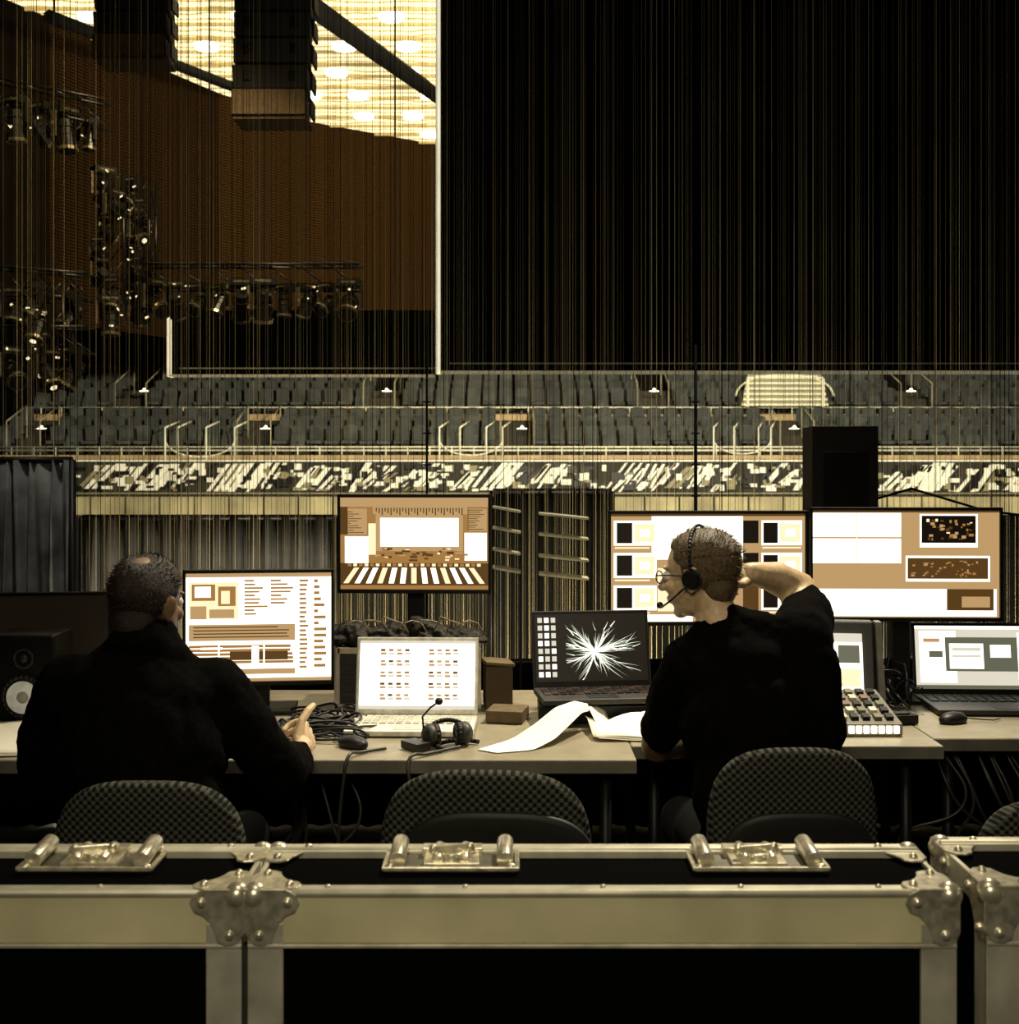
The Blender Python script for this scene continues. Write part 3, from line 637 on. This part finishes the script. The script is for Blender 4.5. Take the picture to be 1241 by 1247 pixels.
# ------------------------------------------------------------ office chairs
def chair(cx,d,ztop,w,rz=0,h=.46,shx=0.,shz=-.11):
    rt=root('office_chair',(cx,d,0),(0,0,rz))
    def out(t,sx,hh,z0):
        a=t*2*math.pi; c,s=math.cos(a),math.sin(a); e=2/3.1
        return (math.copysign(abs(c)**e,c)*sx, z0+math.copysign(abs(s)**e,s)*hh)
    def slab(name,sx,hh,z0,y0,th,m,ox=0.):
        b=MB(); n=64; rings=[(1,.0),(1.0,.25),(.985,.6),(.93,.85),(.8,.97),(.5,1.0),(0.02,1.0)]
        loops=[]
        for side in(-1,1):
            for k,(sc_,pf_) in enumerate(rings if side>0 else rings[::-1]):
                if side>0 and k==0: continue
                L=[]
                for i in range(n):
                    x,z=out(i/n,sx*sc_,hh*sc_,z0)
                    yy=y0+.35*x*x+side*th*pf_*.5 - .025*((z-z0)/hh)**2
                    L.append(b.bm.verts.new((x+ox,yy,z)))
                loops.append(L)
        for a,c in zip(loops[:-1],loops[1:]):
            for i in range(n):
                f=b.bm.faces.new((a[i],a[(i+1)%n],c[(i+1)%n],c[i])); f.smooth=True
        b.bm.faces.new(loops[0]); b.bm.faces.new(loops[-1][::-1])
        b.done(name,m,rt,world=False)
    hh=h/2; z0=ztop-hh
    slab('backrest_cushion',w/2,hh,z0,0,.07,fabric)
    slab('backrest_shell',w/2*.93,hh*.8,z0+shz+.0,-.045,.03,mat('chair_shell',(.008,.007,.005),.6),shx)
    b=MB(); b.chain([(0,-.05,z0-.1),(0,-.07,.5),(0,.02,.41),(0,.2,.40)],[.025,.025,.025,.025])
    b.cyl((0,.24,.41),(0,.24,.12),.03,.026); b.cyl((0,.24,.12),(0,.24,.07),.045,.05)
    for i in range(5):
        a=i*2*math.pi/5+.3; e=(.29*math.cos(a),.24+.29*math.sin(a),.065); b.cap((0,.24,.1),e,.022,.016); b.cyl((e[0]-.015,e[1],.028),(e[0]+.015,e[1],.028),.028,.028,14)
    b.done('frame_and_base',black,rt,world=False)
    b=MB(); b.sph((0,.25,.455),(w/2*1.02,.235,.045)); b.box((0,.25,.445),(w*.9,.4,.05)); b.done('seat',fabric,rt,world=False,remesh=.012,smooth=4)
    return rt
chair(XW(181,2.76),2.76,ZW(948,2.76),.435,.0)
chair(XW(591,2.68),2.68,ZW(935,2.68),.465,-.06,shx=.03,shz=-.03)
chair(XW(966,2.88),2.88,ZW(908,2.88),.40,.03,shz=-.09)
chair(XW(1262,2.75),2.75,ZW(972,2.75),.30,.2)
# ------------------------------------------------------------ people
def Rm(yaw,pitch,roll): return (Euler((0,0,yaw)).to_matrix()@Euler((pitch,0,0)).to_matrix()@Euler((0,roll,0)).to_matrix()).to_4x4()
def head(parent,c,yaw,pitch,roll,neckto,hairm,skinm,bald=False,glasses=False,boom=False,phones=True,sc_=1.):
    Mx=Matrix.Translation(c)@Rm(yaw,pitch,roll)@Matrix.Scale(sc_,4)
    def fin(b,name,m,**k): b.bm.transform(Mx); return b.done(name,m,parent,**k)
    b=MB()
    b.sph((0,-.012,.035),(.076,.097,.083)); b.sph((0,.028,-.03),(.06,.066,.075)); b.sph((0,.03,-.07),(.05,.052,.035)); b.sph((0,.066,-.09),(.022,.02,.018))
    b.chain([(0,.088,.018),(0,.112,-.02)],[.008,.013]); b.sph((-.012,.1,-.023),.009); b.sph((.012,.1,-.023),.009)
    b.sph((0,.08,.032),(.05,.014,.01)); b.sph((.035,.07,-.02),(.022,.02,.02)); b.sph((-.035,.07,-.02),(.022,.02,.02))
    b.sph((0,.09,-.05),(.022,.011,.006)); b.sph((0,.088,-.06),(.02,.011,.007))
    for s in(-1,1):
        b.sph((s*.079,-.008,-.004),(.008,.02,.032),0,(0,s*.2,s*-.35)); b.sph((s*.077,-.002,-.028),(.007,.011,.012))
    inv=Mx.inverted(); nb=inv@Vector(neckto)
    b.chain([(0,-.02,-.05),(0,-.03,-.09),nb],[.056,.054,.062])
    fin(b,'head_and_neck',skinm,remesh=.0045,smooth=3)
    b=MB()
    for s in(-1,1): b.sph((s*.031,.081,.010),.0125,0); b.sph((s*.031,.0925,.010),(.005,.003,.005),1)
    fin(b,'eyes',[eyew,iris])
    b=MB(); bmesh.ops.create_icosphere(b.bm,subdivisions=6,radius=1); rh=random.Random(4); tuft=[]
    def ss(x,a,bb): t=max(0,min(1,(x-a)/(bb-a))); return t*t*(3-2*t)
    for v in b.bm.verts:
        n=v.co.normalized(); p=Vector((n.x*.076,-.012+n.y*.097,.035+n.z*.083)); m=1.
        m-=ss(p.y,.03,.055)*(1-ss(p.z,.07,.095))*1.6
        m-=(1-ss(p.z,-.055,-.03))*1.6
        m-=(1-ss(abs(p.y+.0),.012,.028))*(1-ss(p.z,.02,.04))*1.4
        m-=ss(p.y,.015,.03)*(1-ss(p.z,.03,.06))*1.4
        if bald:
            dd=math.hypot(p.x-.012,(p.y+.05)); m-=(1-ss(dd,.012,.038))*ss(p.z,.05,.08)*1.3
        m=max(-1,min(1,m))
        nn=noise.noise(p*28)*.002+noise.noise(Vector((p.x*420,p.y*420,p.z*110)))*.0012
        v.co=p+n*(.007*m+(nn if m>0 else 0)+ (0.003 if p.z>.05 and not bald and m>0 else 0))
        if m>.15 and rh.random()<(.13 if m>.8 else .2): tuft.append((v.co.copy(),n.copy(),m))
    for f in b.bm.faces: f.smooth=True
    def addtufts(b,T,L0):
        for p,n,m in T:
            fl=Vector((p.x*2.,-.6-p.y*1.5,-.9 if p.z<.05 else -.1)); sw=noise.noise_vector(p*22)*.7
            d=(n*.75+fl*.55+sw+Vector((rh.uniform(-.3,.3),rh.uniform(-.3,.3),rh.uniform(-.3,.3)))).normalized()
            if d.dot(n)<.15: d=(d+n*.5).normalized()
            L=L0*m*rh.uniform(.6,1.25); t1=n.cross(d)
            if t1.length<.01: continue
            t1.normalize(); w_=rh.uniform(.0012,.0022); base=p-n*.002
            v0=b.bm.verts.new(base+t1*w_);v1=b.bm.verts.new(base-t1*w_);v2=b.bm.verts.new(base+n*w_*1.2);v3=b.bm.verts.new(base+d*L)
            for q in((v0,v1,v3),(v1,v2,v3),(v2,v0,v3)): b.bm.faces.new(q)
    addtufts(b,tuft,.014 if bald else .017)
    fin(b,'hair',hairm)
    b=MB(); bmesh.ops.create_icosphere(b.bm,subdivisions=5,radius=1); tuft=[]; lo=.014 if bald else 0.
    for v in b.bm.verts:
        n=v.co.normalized(); v.co=Vector((n.x*.060,-.050+n.y*.048,-.028-lo+n.z*(.055+lo)))
        if n.y<.2 and rh.random()<.2: tuft.append((v.co.copy(),n.copy(),.7))
    for f in b.bm.faces: f.smooth=True
    addtufts(b,tuft,.012)
    fin(b,'nape_hair',hairm)
    if phones:
        b=MB(); b.torus((0,-.01,.03),.098,.0042,'Y',0,-.1,math.pi+.1,30,.92,1.08)
        for s in(-1,1): b.cyl((s*.082,-.008,-.002),(s*.098,-.008,-.002),.026,.022,20,0); b.torus((s*.083,-.008,-.002),.021,.007,'X',1,n=18)
        if boom: b.tube([(-.095,.0,-.015),(-.09,.05,-.05),(-.07,.09,-.07),(-.045,.105,-.068)],.0028); b.sph((-.042,.107,-.066),(.010,.009,.009))
        fin(b,'headset',[black,charcoal])
    if glasses:
        b=MB()
        for s in(-1,1): b.torus((s*.033,.103,.008),.021,.0017,'Y',0,n=20,sx=1.1,sz=.8); b.tube([(s*.056,.102,.014),(s*.077,.06,.013),(s*.082,-.005,.006)],.0018)
        b.tube([(-.01,.105,.012),(.01,.105,.012)],.0017)
        fin(b,'glasses',black)
def hand(parent,name,wrist,dirv,palmn,curl,side,skinm,thumbup=.5,spread=.12,sc_=1.):
    x=Vector(dirv).normalized(); z=Vector(palmn); z=(z-x*z.dot(x)).normalized(); y=z.cross(x)
    M=Matrix((x,y,z)).transposed().to_4x4(); M.translation=Vector(wrist); M=M@Matrix.Scale(sc_,4)
    b=MB(); 
    b.chain([(-.03,0,0),(.01,0,0)],[.025,.027])
    b.sph((.045,0,0),(.048,.040,.014)); b.sph((.03,side*.02,-.006),(.034,.02,.016)); b.sph((.06,-side*.018,0),(.03,.02,.013))
    L=[(.042,.024,.02,.0095),(.047,.028,.021,.0098),(.043,.026,.02,.0092),(.033,.02,.018,.0082)]
    for i,(a1,a2,a3,r) in enumerate(L):
        yy=side*(.030-i*.0205); p=Vector((.082-(.006 if i in(0,3) else 0)-(.004 if i==3 else 0),yy,0)); an=0.; sy=side*(1.5-i)*spread*.6
        pts=[Vector((.05,yy*.8,0)),p]
        for k,l in enumerate((a1,a2,a3)):
            an+=curl[min(i,len(curl)-1)]*(.8,1.1,.7)[k]
            p=p+Vector((math.cos(an)*l,math.sin(sy)*l*math.cos(an),-math.sin(an)*l)); pts.append(p)
        b.chain(pts,[r*1.1,r*1.08,r,r*.92,r*.78],seg=12)
    t0=Vector((.015,side*.022,-.006)); t1=t0+Vector((.035,side*.03,.004+.02*thumbup)); t2=t1+Vector((.030,side*.012,.006+.022*thumbup)); t3=t2+Vector((.024,side*.002,.004+.012*thumbup))
    b.chain([t0,t1,t2,t3],[.014,.0115,.0105,.0085],seg=12)
    b.bm.transform(M); return b.done(name,skinm,parent,remesh=.0028,smooth=3)
# ---- man 1 (left)
m1=root('seated_man_in_sweater',(-.88,3.0,0)); b=MB(); V=Vector
b.sph((-.86,3.0,.60),(.19,.16,.14)); b.sph((-.88,2.99,.74),(.195,.145,.17)); b.sph((-.90,3.02,.90),(.215,.145,.18)); b.sph((-.91,3.05,1.0),(.215,.125,.13))
b.cap((-1.08,3.08,1.035),(-.75,3.08,1.03),.078,.078); b.sph((-.915,3.08,1.09),(.14,.085,.07)); b.cap((-.99,3.06,1.08),(-.92,3.09,1.155),.06,.06); b.cap((-.83,3.06,1.08),(-.905,3.09,1.155),.06,.06)
b.chain([(-1.10,3.08,1.03),(-1.165,3.10,.90),(-1.18,3.14,.80)],[.082,.074,.064]); b.chain([(-1.18,3.14,.80),(-1.1,3.3,.80),(-1.0,3.5,.805)],[.064,.055,.042])
b.chain([(-.735,3.08,1.02),(-.655,3.12,.90),(-.59,3.19,.79)],[.085,.075,.066]); b.chain([(-.59,3.19,.79),(-.585,3.32,.775),(-.588,3.44,.775)],[.066,.054,.042])
b.sph((-.91,2.90,.62),(.2,.06,.06))
b.torus((-.912,3.08,1.165),.058,.022,'Z',0,n=20); b.torus((-.912,3.072,1.185),.052,.018,'Z',0,n=20); b.cap((-.95,3.03,1.15),(-.875,3.03,1.15),.04)
b.done('sweater',sweater,m1,remesh=.010,smooth=5,disp=.026,dsize=.08)
b=MB(); b.sph((-.86,3.02,.56),(.18,.16,.09))
for s in(-1,1): b.chain([(-.87+s*.09,3.04,.56),(-.85+s*.12,3.42,.56),(-.85+s*.12,3.50,.30),(-.85+s*.11,3.46,.09)],[.09,.068,.055,.042])
b.done('trousers',trouser,m1,remesh=.013,smooth=4)
b=MB()
for s in(-1,1): b.cap((-.85+s*.11,3.45,.05),(-.85+s*.13,3.60,.04),.045,.04)
b.done('shoes',black,m1,remesh=.01,smooth=2)
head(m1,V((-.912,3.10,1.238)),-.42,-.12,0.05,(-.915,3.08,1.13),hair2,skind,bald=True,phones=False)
hand(m1,'right_hand',(-.588,3.475,.785),(.10,.85,.22),(.95,-.25,.25),[1.05,1.1,1.15,1.15],1,skin,.35,sc_=1.1)
hand(m1,'left_hand',(-.985,3.53,.80),(.4,.9,-.08),(0,0,1),[.2,.25,.3,.3],-1,skin,.0)
# ---- man 2 (right)
m2=root('seated_man_with_glasses',(.64,3.12,0)); b=MB()
b.sph((.65,3.12,.60),(.185,.15,.13)); b.sph((.64,3.13,.76),(.18,.135,.17)); b.sph((.63,3.17,.92),(.195,.135,.17)); b.sph((.625,3.21,1.03),(.20,.12,.13))
b.cap((.50,3.24,1.07),(.75,3.22,1.12),.075,.085); b.sph((.60,3.23,1.12),(.12,.08,.07)); b.cap((.68,3.22,1.13),(.57,3.25,1.18),.062,.05); b.cap((.50,3.24,1.09),(.545,3.25,1.165),.055,.05)
b.chain([(.475,3.25,1.06),(.43,3.30,.94),(.415,3.36,.86)],[.078,.068,.058])
b.chain([(.76,3.22,1.13),(.81,3.36,1.17),(.82,3.43,1.20)],[.088,.072,.060])
b.chain([(.78,3.18,1.08),(.79,3.15,.9)],[.07,.07])
b.done('tshirt',tshirt,m2,remesh=.010,smooth=5,disp=.024,dsize=.07)
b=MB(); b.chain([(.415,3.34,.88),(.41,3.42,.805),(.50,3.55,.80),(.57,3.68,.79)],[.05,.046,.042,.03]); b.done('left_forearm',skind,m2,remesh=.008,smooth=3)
b=MB(); b.chain([(.80,3.38,1.18),(.815,3.47,1.235),(.74,3.42,1.272),(.662,3.36,1.292)],[.052,.050,.046,.030]); b.done('right_forearm',skin,m2,remesh=.007,smooth=4)
hand(m2,'right_hand',(.662,3.36,1.292),(-.85,-.3,.10),(.2,-.6,.75),[.25,.3,.35,.4],1,skin,.2)
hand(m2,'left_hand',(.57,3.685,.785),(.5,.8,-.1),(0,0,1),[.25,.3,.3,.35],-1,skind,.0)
b=MB(); b.sph((.65,3.14,.56),(.18,.16,.09))
for s in(-1,1): b.chain([(.65+s*.09,3.16,.56),(.64+s*.14,3.56,.56),(.64+s*.14,3.62,.30),(.64+s*.13,3.58,.09)],[.09,.068,.055,.042])
b.done('trousers',trouser,m2,remesh=.013,smooth=4)
b=MB()
for s in(-1,1): b.cap((.64+s*.13,3.57,.05),(.64+s*.15,3.72,.04),.045,.04)
b.done('shoes',black,m2,remesh=.01,smooth=2)
head(m2,V((.508,3.28,1.290)),1.05,-.12,0.0,(.555,3.25,1.16),hair,skin,glasses=True,boom=True,sc_=1.0)
# ------------------------------------------------------------ flight cases
def flight_case(x0,x1,yf,dep,zt,latches):
    rt=root('flight_case',((x0+x1)/2,yf+dep/2,0)); yb=yf+dep; zb=.12
    b=MB(); b.bb((x0+.006,yf+.006,zb),(x1-.006,yb-.006,zt-.006)); b.done('panels',panelblk,rt)
    vw=.055
    b=MB(); b.bb((x0+.03,yf,zt-.082),(x1-.03,yf+.01,zt-.006)); b.done('front_band',cream,rt,bevel=.003)
    b=MB()
    for x in(x0,x1-vw): b.bb((x,yf-.001,zb),(x+vw,yf+.01,zt-.05)); 
    for xa,xb in((x0,x0+.008),(x1-.008,x1)): b.bb((xa,yf,zb),(xb,yf+.05,zt)); b.bb((xa,yb-.04,zb),(xb,yb,zt)); b.bb((xa,yf,zt-.04),(xb,yb,zt))
    b.bb((x0,yf-.001,zb),(x1,yf+.01,zb+.05)); b.bb((x0,yb-.01,zb),(x1,yb,zb+.05))
    b.bb((x0,yf-.002,zt-.01),(x1,yf+.014,zt)); b.cyl((x0,yf+.002,zt-.004),(x1,yf+.002,zt-.004),.006,seg=10)
    b.bb((x0,yf+.014,zt-.008),(x1,yf+.034,zt-.002))
    b.bb((x0,yf-.003,zt-.088),(x1,yf+.008,zt-.082))
    b.bb((x0,yb-.040,zt-.008),(x1,yb,zt+.006)); b.cyl((x0,yb-.03,zt+.004),(x1,yb-.03,zt+.004),.006,seg=10)
    b.bb((x0,yb-.008,zt-.06),(x1,yb,zt))
    b.done('edge_extrusions',alu,rt,bevel=.0015)
    b=MB()
    x=x0+.12
    while x<x1-.05: b.sph((x,yf+.024,zt-.001),(.005,.005,.003),seg=10,rings=6); x+=.215
    def plate(O,U,Vv,N):
        out=[(-.004,-.004),(.05,-.004),(.066,.004),(.070,.016),(.064,.028),(.052,.033),(.043,.042),(.036,.056),(.033,.068),(.022,.074),(.008,.072),(-.004,.056)]
        O=Vector(O);U=Vector(U);Vv=Vector(Vv);N=Vector(N)
        b.poly([O+U*u*1.15+Vv*v*1.15 for u,v in out],N*.004)
        for u,v in((.054,.014),(.016,.058)): b.sph(O+U*u*1.15+Vv*v*1.15+N*.004,.0075,seg=12,rings=8)
    for sx,x in((1,x0),(-1,x1)):
        for sy,y in((1,yf),(-1,yb)):
            for sz,z in((-1,zt),(1,zb)):
                b.sph(Vector((x+sx*.009,y+sy*.009,z+sz*.009)),.0205)
                plate((x,y,z),(sx,0,0),(0,0,sz),(0,-sy,0))
                plate((x,y,z),(sx,0,0),(0,sy,0),(0,0,-sz))
                plate((x,y,z),(0,sy,0),(0,0,sz),(-sx,0,0))
    b.done('ball_corners',chrome,rt,bevel=.0014)
    b=MB(); 
    for lx in latches:
        ly=yf+dep*.66; w=.215
        b.bb((lx-w/2,ly-.048,zt-.004),(lx+w/2,ly+.052,zt+.001),1); 
        for s in(-1,1):
            b.bb((lx-w/2,ly+s*.050-.003,zt),(lx+w/2,ly+s*.050+.003,zt+.007)); b.bb((lx+s*w/2-.004,ly-.050,zt),(lx+s*w/2+.004,ly+.052,zt+.006))
            b.cyl((lx+s*.088,ly-.038,zt+.013),(lx+s*.088,ly+.045,zt+.018),.014,.014,14)
            b.sph((lx+s*.098,ly-.045,zt+.004),(.010,.008,.007),seg=12,rings=8); b.sph((lx+s*.098,ly+.045,zt+.004),(.010,.008,.007),seg=12,rings=8)
            b.cyl((lx+s*.022,ly-.03,zt+.01),(lx+s*.022,ly+.035,zt+.014),.009,.009,12)
        b.bb((lx-.045,ly-.035,zt),(lx+.045,ly+.02,zt+.008)); b.bb((lx-.05,ly+.018,zt),(lx+.05,ly+.045,zt+.016))
        b.cyl((lx,ly-.005,zt+.006),(lx,ly-.005,zt+.018),.02,.018,18); b.box((lx,ly-.005,zt+.022),(.062,.007,.014),(0,0,.25)); b.sph((lx-.03,ly-.01,zt+.022),(.008,.006,.009)); b.sph((lx+.03,ly,zt+.022),(.008,.006,.009))
    b.done('butterfly_latches',[chrome,mat('latch_dish',(.12,.11,.08),.5,.5)],rt,bevel=.0012)
    b=MB()
    for x in(x0+.1,x1-.1):
        for y in(yf+.06,yb-.06): b.cyl((x-.015,y,.05),(x+.015,y,.05),.05,.05,20); b.bb((x-.03,y-.03,.06),(x+.03,y+.03,.125),1)
    b.done('castors',[black,alu],rt)
zt=.935
flight_case(-1.62,-.413,1.9,.215,zt,[XW(112,2.03),-1.3])
flight_case(-.404,.690,1.9,.215,zt,[XW(550,2.03),XW(922,2.03)])
flight_case(.728,1.75,1.88,.235,zt+.012,[1.1,1.5])
# ------------------------------------------------------------ lights
def light(name,kind,loc,target,power,col=(1,.84,.55),size=.5,sizey=None,ang=60,blend=.5):
    l=bpy.data.lights.new(name,kind); l.energy=power; l.color=col
    if kind=='AREA':
        l.size=size
        if sizey: l.shape='RECTANGLE'; l.size_y=sizey
    elif kind=='SPOT': l.spot_size=math.radians(ang); l.spot_blend=blend; l.shadow_soft_size=size
    else: l.shadow_soft_size=size
    o=bpy.data.objects.new(name,l); sc.collection.objects.link(o); o.location=loc
    o.rotation_euler=(Vector(target)-Vector(loc)).to_track_quat('-Z','Y').to_euler(); return o
light('desk_work_light','SPOT',(1.5,4.9,4.2),(.45,3.6,.9),900,(1,.89,.66),.12,ang=50,blend=.6)
light('desk_work_light_b','SPOT',(-.6,4.9,4.2),(-.5,3.7,.8),300,(1,.87,.62),.12,ang=48,blend=.6)
light('foreground_light','SPOT',(-.2,-.6,2.9),(.15,2.0,.80),165,(1,.9,.66),.5,ang=56,blend=.6)
light('foreground_toplight','AREA',(0,1.6,3.4),(0,2.1,.9),16,(1,.9,.68),.8)
light('seating_floodlight','SPOT',(3,15,6.2),(0,38,2.5),19000,(1,.90,.66),.3,ang=120)  # added lamp, hidden behind the big screen to brighten the seats
light('seating_fill_b','SPOT',(7,15,6.2),(8,38,2.5),11000,(1,.90,.66),.3,ang=120)  # second added lamp for the right-hand seats, hidden likewise
light('wall_fill','SPOT',(1.2,16,5.5),(-3.0,39,7.0),7000,(1,.74,.32),.3,ang=30,blend=1)  # unseen lamp added to lift the brown wall
light('curtain_uplight','AREA',(-.9,5.46,.06),(-.9,6.4,.2),140,(1,.88,.6),2.2,.08)
light('curtain_uplight_b','AREA',(1.6,5.46,.06),(1.6,6.4,.2),140,(1,.88,.6),2.6,.08)
light('curtain_fill','SPOT',(-3.2,4.4,4.9),(-2.0,6,2.7),130,(1,.76,.34),.1,ang=36,blend=.8)  # added spot, out of view, turns the left strings golden
light('drape_fill','SPOT',(-1.5,4.3,4.4),(-2.15,5.5,1.25),120,(1,.95,.8),.1,ang=24,blend=.6)  # spot added to brighten the grey drape
light('rig_fill','SPOT',(-1.2,8,7),(-3.3,11.2,4.1),1200,(1,.82,.48),.15,ang=60)  # added lamp above the view, picks out the truss fixtures
light('array_fill','SPOT',(-1.2,8,3.9),(-2.6,13.5,5.5),45,(1,.75,.4),.1,ang=20)  # spot added so the line array's lower face shows
w=bpy.data.worlds.new('world'); sc.world=w; w.use_nodes=True
w.node_tree.nodes['Background'].inputs[0].default_value=(.9,.8,.55,1); w.node_tree.nodes['Background'].inputs[1].default_value=.0012
